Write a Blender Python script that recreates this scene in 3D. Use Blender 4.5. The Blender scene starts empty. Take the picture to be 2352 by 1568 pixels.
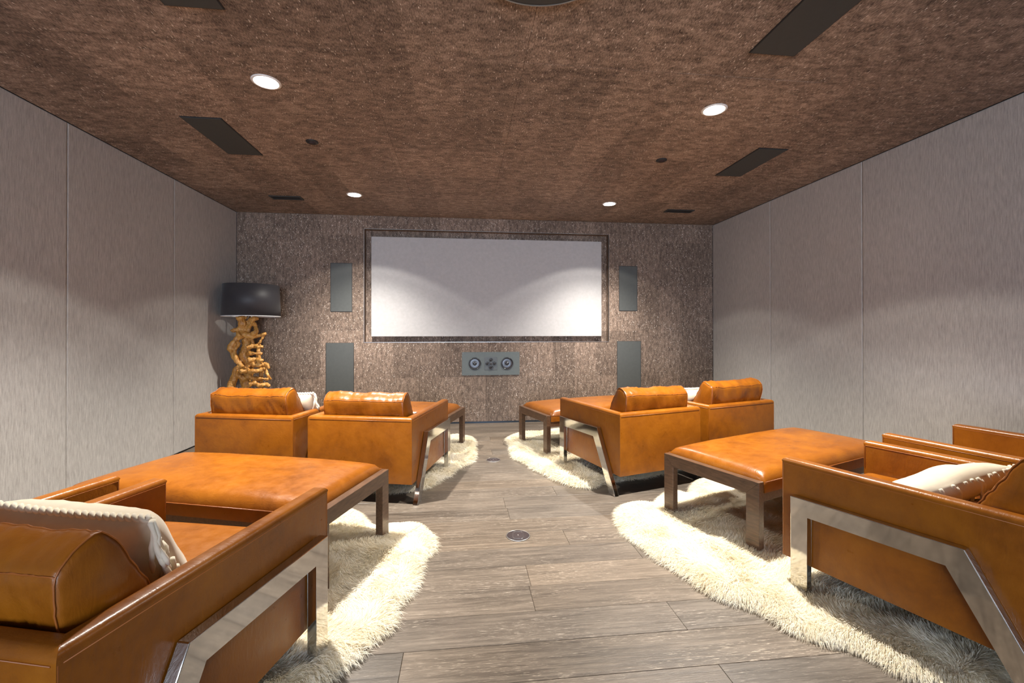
import bpy, bmesh, math, random
import numpy as np
from mathutils import Vector, Matrix, noise

random.seed(7)
RNG = np.random.default_rng(7)
sc = bpy.context.scene
COL = sc.collection

# ------------------------------------------------------------------ camera
F_PX, YAW, PITCH, ROLL, SHIFT = 1009.715, 0.1109, 0.0040, -0.0007, -25.392
cam_d = bpy.data.cameras.new('camera')
cam = bpy.data.objects.new('camera', cam_d)
COL.objects.link(cam)
sc.camera = cam
cam_d.sensor_fit = 'HORIZONTAL'
cam_d.sensor_width = 36.0
cam_d.lens = F_PX / 2352 * 36.0
cam_d.shift_y = SHIFT / 2352
cam_d.clip_start = 0.02
Fv = Vector((math.sin(YAW) * math.cos(PITCH), math.cos(YAW) * math.cos(PITCH), math.sin(PITCH)))
Rv = Vector((math.cos(YAW), -math.sin(YAW), 0))
Uv = Rv.cross(Fv)
c_, s_ = math.cos(ROLL), math.sin(ROLL)
R2, U2 = c_ * Rv + s_ * Uv, -s_ * Rv + c_ * Uv
M = Matrix((R2, U2, -Fv)).transposed().to_4x4()
M.translation = Vector((0, 0, 1.1997))
cam.matrix_world = M

# ------------------------------------------------------------------ world, exposure
XL, XR, YF, YB, H = -2.804, 3.486, 5.8216, -5.4, 2.7
world = bpy.data.worlds.new('world')
sc.world = world
world.use_nodes = True
bg = world.node_tree.nodes['Background']
bg.inputs[0].default_value = (0.75, 0.83, 1.0, 1)
bg.inputs[1].default_value = 0.6
sc.view_settings.view_transform = 'Standard'
sc.view_settings.look = 'None'
sc.view_settings.gamma = 1.0
sc.view_settings.use_curve_mapping = False
sc.view_settings.exposure = 0.15
SPOT_W = 58.0       # wide spill of each downlight
BEAM_W = 820.0      # its inner beam
SPOT_COL = (1.0, 0.93, 0.84)
# added soft cool fill light, standing in the assumed opening behind the camera
al = bpy.data.lights.new('rear_fill_light', 'AREA')
al.shape = 'RECTANGLE'
al.size, al.size_y = 4.6, 2.2
al.energy = 440.0
al.color = (0.72, 0.83, 1.0)
alo = bpy.data.objects.new('rear_fill_light', al)
COL.objects.link(alo)
alo.location = (-0.4, YB + 0.02, 1.22)
alo.rotation_euler = (math.radians(90), 0, 0)
sc.cycles.sample_clamp_indirect = 6.0
sc.cycles.use_denoising = True
sc.cycles.caustics_reflective = False
sc.cycles.caustics_refractive = False


# ------------------------------------------------------------------ materials
class NT:
    def __init__(s, name):
        s.m = bpy.data.materials.new(name)
        s.m.use_nodes = True
        s.t = s.m.node_tree
        s.b = s.t.nodes['Principled BSDF']
        s.out = s.t.nodes['Material Output']

    def n(s, typ, **kw):
        nd = s.t.nodes.new(typ)
        for k, v in kw.items():
            if k.startswith('i_'):
                key = k[2:]
                nd.inputs[int(key) if key.isdigit() else key].default_value = v
            else:
                setattr(nd, k, v)
        return nd

    def l(s, a, b):
        s.t.links.new(a, b)

    def p(s, **kw):
        for k, v in kw.items():
            s.b.inputs[k.replace('_', ' ')].default_value = v

    def mapping(s, scale, src='Object', rand=0.0):
        tc = s.n('ShaderNodeTexCoord')
        mp = s.n('ShaderNodeMapping')
        mp.inputs['Scale'].default_value = scale
        if rand:
            oi = s.n('ShaderNodeObjectInfo')
            ma = s.n('ShaderNodeVectorMath', operation='SCALE')
            ma.inputs[0].default_value = (rand, rand * 0.7, rand * 1.3)
            s.l(oi.outputs['Random'], ma.inputs['Scale'])
            ad = s.n('ShaderNodeVectorMath', operation='ADD')
            s.l(tc.outputs[src], ad.inputs[0])
            s.l(ma.outputs[0], ad.inputs[1])
            s.l(ad.outputs[0], mp.inputs['Vector'])
        else:
            s.l(tc.outputs[src], mp.inputs['Vector'])
        return mp.outputs[0]

    def noise(s, vec, scale=5, detail=4, rough=0.55, dist=0.0):
        nd = s.n('ShaderNodeTexNoise')
        nd.inputs['Scale'].default_value = scale
        nd.inputs['Detail'].default_value = detail
        nd.inputs['Roughness'].default_value = rough
        nd.inputs['Distortion'].default_value = dist
        s.l(vec, nd.inputs['Vector'])
        return nd.outputs['Fac']

    def ramp(s, fac, stops, interp='LINEAR'):
        nd = s.n('ShaderNodeValToRGB')
        cr = nd.color_ramp
        cr.interpolation = interp
        while len(cr.elements) < len(stops):
            cr.elements.new(0.5)
        for e, (p, c) in zip(cr.elements, stops):
            e.position = p
            e.color = (c[0], c[1], c[2], 1) if not isinstance(c, (int, float)) else (c, c, c, 1)
        s.l(fac, nd.inputs[0])
        return nd.outputs[0]

    def mix(s, fac, a, b, mode='MIX'):
        nd = s.n('ShaderNodeMix', data_type='RGBA', blend_type=mode)
        for val, idx in ((fac, 0), (a, 6), (b, 7)):
            if isinstance(val, (int, float)):
                nd.inputs[idx].default_value = val
            elif isinstance(val, tuple):
                nd.inputs[idx].default_value = (*val, 1)
            else:
                s.l(val, nd.inputs[idx])
        return nd.outputs[2]

    def math(s, op, a, b=None):
        nd = s.n('ShaderNodeMath', operation=op)
        for i, v in enumerate((a, b)):
            if v is None:
                continue
            if isinstance(v, (int, float)):
                nd.inputs[i].default_value = v
            else:
                s.l(v, nd.inputs[i])
        return nd.outputs[0]

    def color(s, c):
        s.l(c, s.b.inputs['Base Color'])

    def bump(s, h, strength=0.3, dist=0.01):
        nd = s.n('ShaderNodeBump')
        nd.inputs['Strength'].default_value = strength
        nd.inputs['Distance'].default_value = dist
        s.l(h, nd.inputs['Height'])
        s.l(nd.outputs[0], s.b.inputs['Normal'])


def mat_leather():
    t = NT('orange_brown_leather')
    v = t.mapping((1, 1, 1), rand=9.0)
    big = t.noise(v, 4.5, 7, 0.62, 0.4)
    mid = t.noise(v, 22, 5, 0.6)
    f = t.math('ADD', t.math('MULTIPLY', big, 0.72), t.math('MULTIPLY', mid, 0.28))
    c = t.ramp(f, [(0.24, (0.115, 0.033, 0.005)), (0.47, (0.214, 0.065, 0.004)), (0.74, (0.29, 0.097, 0.005))])
    t.color(c)
    t.p(Roughness=0.36)
    t.b.inputs['Coat Weight'].default_value = 0.12
    t.b.inputs['Specular IOR Level'].default_value = 0.32
    t.b.inputs['Coat Roughness'].default_value = 0.22
    rr = t.ramp(mid, [(0.3, 0.27), (0.7, 0.40)])
    t.l(rr, t.b.inputs['Roughness'])
    g = t.noise(v, 160, 3, 0.6)
    w = t.noise(t.mapping((3, 9, 3), rand=4.0), 5, 4, 0.6, 1.2)
    t.bump(t.math('ADD', t.math('MULTIPLY', g, 0.18), t.math('MULTIPLY', w, 0.8)), 0.25, 0.006)
    return t.m


def mat_simple(name, col, rough=0.5, metal=0.0, **kw):
    t = NT(name)
    v = t.mapping((1, 1, 1))
    n = t.noise(v, 30, 4)
    c = t.mix(n, tuple(x * 0.86 for x in col), tuple(min(1, x * 1.12) for x in col))
    t.color(c)
    t.p(Roughness=rough, Metallic=metal)
    for k, val in kw.items():
        t.b.inputs[k].default_value = val
    return t.m


def mat_wood_dark():
    t = NT('dark_walnut_frame')
    v = t.mapping((1, 1, 1), rand=5.0)
    a = t.noise(t.mapping((14, 2.2, 14), rand=5.0), 6, 6, 0.6, 0.6)
    c = t.ramp(a, [(0.3, (0.042, 0.020, 0.010)), (0.6, (0.098, 0.051, 0.027)), (0.8, (0.14, 0.080, 0.044))])
    t.color(c)
    t.p(Roughness=0.33)
    t.b.inputs['Coat Weight'].default_value = 0.15
    return t.m


def mat_cork(name, axis, gain=1.0):
    """bronze flecked cork paper; axis = direction of the fibre (1: y, 2: z)"""
    t = NT(name)
    st = [1.0, 1.0, 1.0]
    st[axis] = 0.28
    vf = t.mapping(tuple(190 * x for x in st))
    sm = [1.0, 1.0, 1.0]
    sm[axis] = 0.35 if axis == 2 else 1.7
    vm = t.mapping(tuple((34 if axis == 2 else 15) * x for x in sm))
    fine = t.noise(vf, 1.0, 5, 0.7)
    mid = t.noise(vm, 1.0, 4, 0.6)
    f = t.math('ADD', t.math('MULTIPLY', fine, 0.62), t.math('MULTIPLY', mid, 0.38))
    c = t.ramp(f, [(0.36, tuple(gain * x for x in (0.040, 0.027, 0.020))),
                   (0.50, tuple(gain * x for x in (0.195, 0.144, 0.112))),
                   (0.63, tuple(gain * x for x in (0.400, 0.300, 0.235)))])
    # sheets of slightly different tone
    tc = t.n('ShaderNodeTexCoord')
    sn = t.n('ShaderNodeVectorMath', operation='SNAP')
    sn.inputs[1].default_value = (0.30, 0.61, 0.61) if axis == 1 else (0.30, 9.0, 0.61)
    t.l(tc.outputs['Object'], sn.inputs[0])
    wn = t.n('ShaderNodeTexWhiteNoise', noise_dimensions='3D')
    t.l(sn.outputs[0], wn.inputs['Vector'])
    tone = t.ramp(wn.outputs['Value'], [(0, 0.78), (1, 1.16)])
    c = t.mix(1.0, c, tone, 'MULTIPLY')
    # bright metallic flecks showing through the cork
    sv = [150.0, 150.0, 150.0]
    sv[axis] = 40.0
    warp = t.n('ShaderNodeTexNoise')
    warp.inputs['Scale'].default_value = 55.0
    warp.inputs['Detail'].default_value = 2.0
    t.l(t.mapping((1, 1, 1)), warp.inputs['Vector'])
    wsub = t.n('ShaderNodeVectorMath', operation='MULTIPLY_ADD')
    wsub.inputs[1].default_value = (0.9, 0.9, 0.9)
    t.l(warp.outputs['Color'], wsub.inputs[0])
    t.l(t.mapping(tuple(sv)), wsub.inputs[2])
    vo = t.n('ShaderNodeTexVoronoi', feature='F1')
    vo.inputs['Scale'].default_value = 1.0
    t.l(wsub.outputs[0], vo.inputs['Vector'])
    sel = t.n('ShaderNodeSeparateColor')
    t.l(vo.outputs['Color'], sel.inputs[0])
    size = t.math('ADD', t.math('MULTIPLY', sel.outputs[1], 0.28), 0.10)
    near = t.math('LESS_THAN', vo.outputs['Distance'], size)
    cl = t.noise(t.mapping((3.0, 3.0, 3.0)), 1.0, 5, 0.65)
    thr = t.ramp(cl, [(0.36, 0.96), (0.64, 0.66 if axis == 2 else 0.74)])
    pick = t.math('GREATER_THAN', sel.outputs[0], thr)
    fl = t.math('MULTIPLY', t.math('MULTIPLY', near, pick), t.math('ADD', t.math('MULTIPLY', sel.outputs[2], 0.6), 0.4))
    c = t.mix(fl, c, (0.92, 0.83, 0.74))
    t.color(c)
    t.p(Roughness=0.62)
    t.b.inputs['Specular IOR Level'].default_value = 0.25
    t.bump(fine, 0.5, 0.004)
    return t.m


def mat_fabric(name, lo, hi):
    t = NT(name)
    a = t.noise(t.mapping((160, 160, 14)), 1.0, 4, 0.6)
    b = t.noise(t.mapping((380, 380, 420)), 1.0, 2, 0.6)
    d = t.noise(t.mapping((1.2, 1.2, 0.8)), 1.0, 3, 0.5)
    f = t.math('ADD', t.math('ADD', t.math('MULTIPLY', a, 0.62), t.math('MULTIPLY', b, 0.24)), t.math('MULTIPLY', d, 0.14))
    t.color(t.ramp(f, [(0.32, lo), (0.66, hi)]))
    t.p(Roughness=0.92)
    t.b.inputs['Specular IOR Level'].default_value = 0.1
    t.b.inputs['Sheen Weight'].default_value = 0.15
    t.bump(t.math('ADD', a, b), 0.3, 0.002)
    return t.m


def mat_floor():
    t = NT('cerused_grey_oak')
    v1 = t.mapping((3.2, 62, 62), rand=37.0)
    v2 = t.mapping((26, 300, 300), rand=37.0)
    v3 = t.mapping((0.9, 3.2, 3.2), rand=21.0)
    g1 = t.noise(v1, 1.0, 7, 0.68, 0.9)
    g2 = t.noise(v2, 1.0, 4, 0.65)
    g3 = t.noise(v3, 1.0, 3, 0.5, 0.5)
    f = t.math('ADD', t.math('MULTIPLY', g1, 0.6), t.math('MULTIPLY', g3, 0.4))
    c = t.ramp(f, [(0.34, (0.046, 0.036, 0.028)), (0.50, (0.104, 0.084, 0.066)), (0.66, (0.180, 0.147, 0.116))])
    pores = t.ramp(g2, [(0.57, 0.0), (0.68, 1.0)])
    where = t.ramp(t.noise(t.mapping((1.1, 6, 6), rand=11.0), 1.0, 4, 0.6, 1.0), [(0.45, 0.12), (0.66, 0.75)])
    c = t.mix(t.math('MULTIPLY', pores, where), c, (0.55, 0.49, 0.41))
    dark = t.ramp(g2, [(0.26, 0.62), (0.42, 1.0)])
    c = t.mix(1.0, c, dark, 'MULTIPLY')
    oi = t.n('ShaderNodeObjectInfo')
    tone = t.ramp(oi.outputs['Random'], [(0, (0.80, 0.82, 0.84)), (0.5, (1.0, 0.99, 0.97)), (1, (1.16, 1.11, 1.03))])
    c = t.mix(1.0, c, tone, 'MULTIPLY')
    t.color(c)
    rr = t.ramp(g1, [(0.3, 0.36), (0.7, 0.50)])
    t.l(rr, t.b.inputs['Roughness'])
    t.bump(t.math('ADD', g1, t.math('MULTIPLY', g2, 0.6)), 0.25, 0.003)
    return t.m


def mat_fur(name='ivory_sheepskin'):
    t = NT(name)
    v = t.mapping((1, 1, 1))
    n = t.noise(v, 5, 4, 0.6)
    n2 = t.noise(v, 60, 3, 0.6)
    f = t.math('ADD', t.math('MULTIPLY', n, 0.6), t.math('MULTIPLY', n2, 0.4))
    c = t.ramp(f, [(0.30, (0.78, 0.68, 0.48)), (0.48, (0.90, 0.84, 0.69)), (0.66, (0.95, 0.92, 0.84))])
    t.color(c)
    t.p(Roughness=0.85)
    t.b.inputs['Specular IOR Level'].default_value = 0.15
    tr = t.n('ShaderNodeBsdfTranslucent')
    t.l(c, tr.inputs[0])
    mx = t.n('ShaderNodeMixShader')
    mx.inputs[0].default_value = 0.45
    t.l(t.b.outputs[0], mx.inputs[1])
    t.l(tr.outputs[0], mx.inputs[2])
    t.l(mx.outputs[0], t.out.inputs[0])
    return t.m


def mat_root():
    t = NT('golden_root_wood')
    v = t.mapping((1, 1, 1))
    a = t.noise(t.mapping((30, 30, 7)), 1.0, 6, 0.65, 1.2)
    b = t.noise(v, 14, 4, 0.6)
    f = t.math('ADD', t.math('MULTIPLY', a, 0.6), t.math('MULTIPLY', b, 0.4))
    t.color(t.ramp(f, [(0.3, (0.17, 0.055, 0.010)), (0.48, (0.50, 0.235, 0.050)), (0.7, (0.78, 0.46, 0.14))]))
    t.p(Roughness=0.45)
    t.bump(a, 0.5, 0.01)
    return t.m


def mat_emit(name, col, strength):
    t = NT(name)
    t.b.inputs['Emission Color'].default_value = (*col, 1)
    t.b.inputs['Emission Strength'].default_value = strength
    t.p(Roughness=0.4)
    t.b.inputs['Base Color'].default_value = (0.9, 0.9, 0.9, 1)
    return t.m


LEATHER = mat_leather()
SEAM = mat_simple('leather_seam_piping', (0.26, 0.075, 0.010), 0.45)
CHROME = mat_simple('polished_steel', (0.62, 0.61, 0.59), 0.07, 1.0)
WALNUT = mat_wood_dark()
CORK_C = mat_cork('ceiling_cork', 1, 1.2)
CORK_W = mat_cork('screen_wall_cork', 2, 0.95)
FAB_L = mat_fabric('woven_wall_fabric', (0.285, 0.271, 0.257), (0.515, 0.499, 0.476))
FLOOR = mat_floor()
FUR = mat_fur()
HIDE = mat_simple('sheepskin_hide', (0.62, 0.54, 0.40), 0.9)
ROOT = mat_root()
BLACKMETAL = mat_simple('black_grille_cloth', (0.040, 0.043, 0.042), 0.55)
GRILLE = mat_simple('charcoal_perforated_grille', (0.075, 0.082, 0.080), 0.6)
DARK = mat_simple('matte_black', (0.012, 0.012, 0.013), 0.6)
BAFFLE = mat_simple('grey_green_speaker_baffle', (0.105, 0.125, 0.122), 0.5)
CONE = mat_simple('silver_speaker_cone', (0.070, 0.073, 0.080), 0.32, 0.7)
GLOSSBLACK = mat_simple('gloss_black_tweeter', (0.02, 0.02, 0.022), 0.15)
SCREEN = mat_simple('white_screen_fabric', (0.45, 0.45, 0.455), 0.8)
SHADE = mat_simple('black_satin_shade', (0.030, 0.029, 0.034), 0.5, **{'Sheen Weight': 0.1, 'Specular IOR Level': 0.3})
SHADE_IN = mat_simple('white_shade_lining', (0.8, 0.8, 0.8), 0.7)
CREAM = mat_simple('cream_wool_cloth', (0.62, 0.55, 0.42), 0.95, **{'Sheen Weight': 0.3})
YARN = mat_simple('cream_wool_yarn', (0.70, 0.64, 0.51), 0.95, **{'Sheen Weight': 0.3})
LAMPGLOW = mat_emit('downlight_lens', (1.0, 0.97, 0.93), 22.0)
WHITEMETAL = mat_simple('white_trim', (0.75, 0.74, 0.72), 0.4)
BRONZE = mat_simple('dark_bronze_cover', (0.040, 0.030, 0.031), 0.75, 0.0, **{'Specular IOR Level': 0.15})
STEEL = mat_simple('thin_steel_ring', (0.35, 0.34, 0.33), 0.35, 0.9)
PAINT = mat_simple('rear_wall_paint', (0.42, 0.38, 0.34), 0.9)


# ------------------------------------------------------------------ mesh helpers
def link(name, me, mat=None, parent=None, smooth=False):
    o = bpy.data.objects.new(name, me)
    COL.objects.link(o)
    if mat is not None and not me.materials:
        me.materials.append(mat)
    if smooth:
        me.polygons.foreach_set('use_smooth', [True] * len(me.polygons))
    if parent is not None:
        o.parent = parent
    return o


def bm_obj(name, bm, mat=None, parent=None, smooth=False):
    me = bpy.data.meshes.new(name)
    bmesh.ops.recalc_face_normals(bm, faces=bm.faces[:])
    bm.to_mesh(me)
    bm.free()
    return link(name, me, mat, parent, smooth)


def empty(name, loc=(0, 0, 0), rz=0.0):
    o = bpy.data.objects.new(name, None)
    COL.objects.link(o)
    o.location = loc
    o.rotation_euler = (0, 0, rz)
    o.empty_display_size = 0.1
    return o


def tag(o, label, cat, group=None):
    o['label'] = label
    o['category'] = cat
    if group:
        o['group'] = group
    return o


def struct(o):
    o['kind'] = 'structure'
    return o


def bevel(bm, r, seg=2, edges=None):
    if r > 0:
        bmesh.ops.bevel(bm, geom=edges if edges is not None else bm.edges[:], offset=r, segments=seg, affect='EDGES', profile=0.5)


def bm_box(x0, x1, y0, y1, z0, z1, r=0.0, seg=2):
    bm = bmesh.new()
    vs = [bm.verts.new((x, y, z)) for x in (x0, x1) for y in (y0, y1) for z in (z0, z1)]
    for f in ((0, 1, 3, 2), (4, 6, 7, 5), (0, 4, 5, 1), (2, 3, 7, 6), (0, 2, 6, 4), (1, 5, 7, 3)):
        bm.faces.new([vs[i] for i in f])
    bevel(bm, r, seg)
    return bm


def box(name, x0, x1, y0, y1, z0, z1, mat, parent=None, r=0.0, seg=2, smooth=False):
    return bm_obj(name, bm_box(x0, x1, y0, y1, z0, z1, r, seg), mat, parent, smooth)


def bm_prism(poly, axis, a, b, r=0.0, seg=2):
    """extrude polygon (2d list) along axis; axis 0: poly=(y,z), 1: (x,z), 2: (x,y)"""
    bm = bmesh.new()

    def P(p, t):
        if axis == 0:
            return (t, p[0], p[1])
        if axis == 1:
            return (p[0], t, p[1])
        return (p[0], p[1], t)
    va = [bm.verts.new(P(p, a)) for p in poly]
    vb = [bm.verts.new(P(p, b)) for p in poly]
    bm.faces.new(va)
    bm.faces.new(vb[::-1])
    n = len(poly)
    for i in range(n):
        bm.faces.new((va[i], vb[i], vb[(i + 1) % n], va[(i + 1) % n]))
    bevel(bm, r, seg)
    return bm


def prism(name, poly, axis, a, b, mat, parent=None, r=0.0, seg=2, smooth=False):
    return bm_obj(name, bm_prism(poly, axis, a, b, r, seg), mat, parent, smooth)


def tube_into(bm, pts, rad, n=8, cap=True, closed=False):
    pts = [Vector(p) for p in pts]
    if not hasattr(rad, '__len__'):
        rad = [rad] * len(pts)
    rings = []
    N = len(pts)
    up = None
    for i, p in enumerate(pts):
        if closed:
            d = pts[(i + 1) % N] - pts[i - 1]
        else:
            d = pts[min(i + 1, N - 1)] - pts[max(i - 1, 0)]
        d.normalize()
        if up is None:
            up = d.orthogonal().normalized()
        else:
            up = (up - d * up.dot(d))
            if up.length < 1e-5:
                up = d.orthogonal()
            up.normalize()
        s = d.cross(up)
        rings.append([bm.verts.new(p + rad[i] * (math.cos(2 * math.pi * k / n) * up + math.sin(2 * math.pi * k / n) * s)) for k in range(n)])
    R = range(N) if closed else range(N - 1)
    for i in R:
        a, b = rings[i], rings[(i + 1) % N]
        for k in range(n):
            bm.faces.new((a[k], a[(k + 1) % n], b[(k + 1) % n], b[k]))
    if cap and not closed:
        bm.faces.new(rings[0][::-1])
        bm.faces.new(rings[-1])


def tube(name, pts, rad, mat, parent=None, n=8, closed=False):
    bm = bmesh.new()
    tube_into(bm, pts, rad, n, True, closed)
    return bm_obj(name, bm, mat, parent, True)


def bm_lathe(prof, n=32, axis='z', closed_prof=False):
    bm = bmesh.new()
    rings = []
    for r, z in prof:
        if r < 1e-6:
            rings.append([bm.verts.new((0, 0, z))])
        else:
            rings.append([bm.verts.new((r * math.cos(2 * math.pi * k / n), r * math.sin(2 * math.pi * k / n), z)) for k in range(n)])
    L = len(rings)
    for i in range(L if closed_prof else L - 1):
        a, b = rings[i], rings[(i + 1) % L]
        for k in range(n):
            k2 = (k + 1) % n
            if len(a) == 1 and len(b) == 1:
                continue
            if len(a) == 1:
                bm.faces.new((a[0], b[k], b[k2]))
            elif len(b) == 1:
                bm.faces.new((a[k], a[k2], b[0]))
            else:
                bm.faces.new((a[k], a[k2], b[k2], b[k]))
    if axis == 'y':    # profile axis points towards -y (out of the front wall)
        bmesh.ops.transform(bm, matrix=Matrix.Rotation(math.radians(90), 4, 'X'), verts=bm.verts[:])
    return bm


def lathe(name, prof, mat, parent=None, loc=(0, 0, 0), n=32, axis='z', smooth=True, closed_prof=False):
    o = bm_obj(name, bm_lathe(prof, n, axis, closed_prof), mat, parent, smooth)
    o.location = loc
    return o


def copy_tree(o, parent=None):
    c = o.copy()
    COL.objects.link(c)
    c.parent = parent
    for ch in list(o.children):
        copy_tree(ch, c)
    return c


# ------------------------------------------------------------------ room shell
# floor: planks along x
fl = struct(box('floor', XL, XR, YB, YF, -0.06, -0.012, DARK))
row, y = 0, 2.81 - 0.187 * 44
rr_ = random.Random(3)
PL_W = 0.187
known = {0: [0.30], 1: [0.29], -1: [-0.5, 1.3], -4: [0.32], -5: [0.31], -2: [0.60], 2: [0.688], 3: [-0.9, 0.9], -3: [-0.35, 0.95], -6: [0.9]}
k = -44
while y < YF - 0.01:
    y1 = min(y + PL_W, YF)
    if y1 > YB:
        y0 = max(y, YB)
        kk = k
        cuts = sorted(known.get(kk, []))
        if not cuts:
            cuts = [rr_.uniform(-1.0, 1.4)]
        while cuts[-1] < XR - 0.7:
            cuts.append(cuts[-1] + rr_.uniform(1.5, 2.2))
        while cuts[0] > XL + 0.7:
            cuts.insert(0, cuts[0] - rr_.uniform(1.5, 2.2))
        cuts = [XL] + [c for c in cuts if XL + 0.15 < c < XR - 0.15] + [XR]
        for a, b in zip(cuts[:-1], cuts[1:]):
            dz = rr_.uniform(-0.0008, 0.0)
            bm = bm_box(a + 0.0006, b - 0.0006, y0 + 0.0006, y1 - 0.0006, -0.012, dz, 0.0011, 1)
            bm_obj('plank', bm, FLOOR, fl)
    y += PL_W
    k += 1

# ceiling strips of cork running front to back
ce = struct(box('ceiling', XL, XR, YB, YF, H + 0.012, H + 0.08, DARK))
XS = [XL, -2.36, -1.46, -0.56, 0.34, 1.24, 2.14, 3.04, XR]
YS = [YB, -3.4, -0.6, 2.42, YF]
for a, b in zip(XS[:-1], XS[1:]):
    for c, d in zip(YS[:-1], YS[1:]):
        dz = random.uniform(0, 0.0015)
        bm_obj('panel', bm_box(a + 0.0005, b - 0.0005, c + 0.0004, d - 0.0004, H + dz, H + 0.012, 0.0015, 1), CORK_C, ce)

# front wall with the recess for the screen
RX0, RX1, RZ0, RZ1 = -1.262, 1.978, 1.073, 2.529
wf = struct(box('wall_front', XL - 0.1, XR + 0.1, YF + 0.112, YF + 0.22, -0.06, H + 0.08, DARK))
G = 0.0008
WZ0 = 0.022
for a, b in zip(XS[:-1], XS[1:]):
    a2, b2 = a + G, b - G
    if b <= RX0 or a >= RX1:
        poly = [[(a2, WZ0), (b2, WZ0), (b2, H), (a2, H)]]
    elif a < RX0:
        poly = [[(a2, WZ0), (b2, WZ0), (b2, RZ0), (RX0, RZ0), (RX0, RZ1), (b2, RZ1), (b2, H), (a2, H)]]
    elif b > RX1:
        poly = [[(a2, WZ0), (b2, WZ0), (b2, H), (a2, H), (a2, RZ1), (RX1, RZ1), (RX1, RZ0), (a2, RZ0)]]
    else:
        poly = [[(a2, WZ0), (b2, WZ0), (b2, RZ0), (a2, RZ0)], [(a2, RZ1), (b2, RZ1), (b2, H), (a2, H)]]
    for p in poly:
        bm_obj('panel', bm_prism(p, 1, YF, YF + 0.10, 0.0012, 1), CORK_W, wf)
box('recess_panel', RX0 - 0.05, RX1 + 0.05, YF + 0.10, YF + 0.112, RZ0 - 0.05, RZ1 + 0.05, CORK_W, wf)
# thin metal shadow line around the recess and at the floor
def angle_trim(name, x0, x1, z0, z1, parent):
    return box(name, x0, x1, YF - 0.003, YF + 0.02, z0, z1, STEEL, parent)
angle_trim('edge_trim', RX0 - 0.004, RX1 + 0.004, RZ0 - 0.006, RZ0, wf)
angle_trim('edge_trim', RX0 - 0.004, RX1 + 0.004, RZ1, RZ1 + 0.004, wf)
angle_trim('edge_trim', RX0 - 0.004, RX0, RZ0, RZ1, wf)
angle_trim('edge_trim', RX1, RX1 + 0.004, RZ0, RZ1, wf)
bb = struct(box('baseboard_front', XL + 0.001, XR - 0.001, YF - 0.004, YF + 0.10, 0.0, 0.022, mat_simple('dark_blue_steel_base', (0.05, 0.065, 0.085), 0.3, 0.7)))

# side walls: upholstered fabric panels
def side_wall(name, x, s, seams, mat):
    w = struct(box(name, min(x, x + s * 0.1) + (s * 0.022 if s > 0 else 0), max(x, x + s * 0.1) + (s * 0.022 if s < 0 else 0), YB, YF, -0.06, H + 0.08, DARK))
    for a, b in zip(seams[:-1], seams[1:]):
        x0, x1 = sorted((x, x + s * 0.022))
        bm = bm_box(x0, x1, a + 0.0012, b - 0.0012, 0.006, H - 0.001)
        es = [e for e in bm.edges if all(abs(v.co.x - x) < 1e-6 for v in e.verts)]
        bevel(bm, 0.010, 3, es)
        bm_obj('panel', bm, mat, w, False)
    return w
side_wall('wall_left', XL, -1, [YB, -4.2, -3.0, -1.8, -0.6, 0.6, 1.45, 2.30, 3.463, 4.627, YF], FAB_L)
side_wall('wall_right', XR, 1, [YB, -4.2, -3.0, -1.8, -0.6, 0.6, 1.46, 2.32, 3.496, 4.657, YF], FAB_L)

# rear wall behind the camera; its cased opening is added for the fill light
OX0, OX1, OZ = -2.7, 1.9, 2.35
wb = struct(bm_obj('wall_back', bm_prism([(XL, -0.06), (OX0, -0.06), (OX0, OZ), (OX1, OZ), (OX1, -0.06), (XR, -0.06), (XR, H + 0.08), (XL, H + 0.08)], 1, YB - 0.12, YB), PAINT))
struct(bm_obj('trim_1', bm_prism([(OX0 - 0.08, 0), (OX0, 0), (OX0, OZ), (OX1, OZ), (OX1, 0), (OX1 + 0.08, 0), (OX1 + 0.08, OZ + 0.08), (OX0 - 0.08, OZ + 0.08)], 1, YB, YB + 0.015), WALNUT))

# ------------------------------------------------------------------ projection screen
scr = empty('projection_screen', (0.3545, YF + 0.10, 1.794))
tag(scr, 'wide white projection screen set back in the front wall', 'screen')
box('screen_surface', -1.5375, 1.5375, -0.052, -0.045, -0.6485, 0.6485, SCREEN, scr, 0.001, 1)
for nm, x0, x1, z0, z1 in (('frame_rail', -1.5375, 1.5375, 0.60, 0.648), ('frame_rail', -1.5375, 1.5375, -0.648, -0.60), ('frame_rail', -1.5375, -1.49, -0.60, 0.60), ('frame_rail', 1.49, 1.5375, -0.60, 0.60)):
    box(nm, x0, x1, -0.045, 0.0, z0, z1, DARK, scr)

# ------------------------------------------------------------------ speakers on the front wall
def wall_speaker(x0, x1, z0, z1, label):
    o = empty('wall_speaker', ((x0 + x1) / 2, YF, (z0 + z1) / 2))
    tag(o, label, 'speaker', 'rectangular grille speakers beside the screen')
    w, h = (x1 - x0) / 2, (z1 - z0) / 2
    box('grille', -w + 0.004, w - 0.004, -0.006, 0.0, -h + 0.004, h - 0.004, GRILLE, o, 0.002, 2)
    bm = bm_prism([(-w, -h), (w, -h), (w, h), (-w, h)], 1, -0.003, 0.0)
    bm_obj('mounting_frame', bm, DARK, o)
    return o
wall_speaker(-1.679, -1.411, 1.461, 2.085, 'smaller charcoal speaker grille left of the screen, above the larger one')
wall_speaker(-1.735, -1.389, 0.36, 1.066, 'larger charcoal speaker grille low on the wall left of the screen')
wall_speaker(2.122, 2.384, 1.489, 2.106, 'smaller charcoal speaker grille right of the screen, above the larger one')
wall_speaker(2.093, 2.434, 0.36, 1.077, 'larger charcoal speaker grille low on the wall right of the screen')

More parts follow.
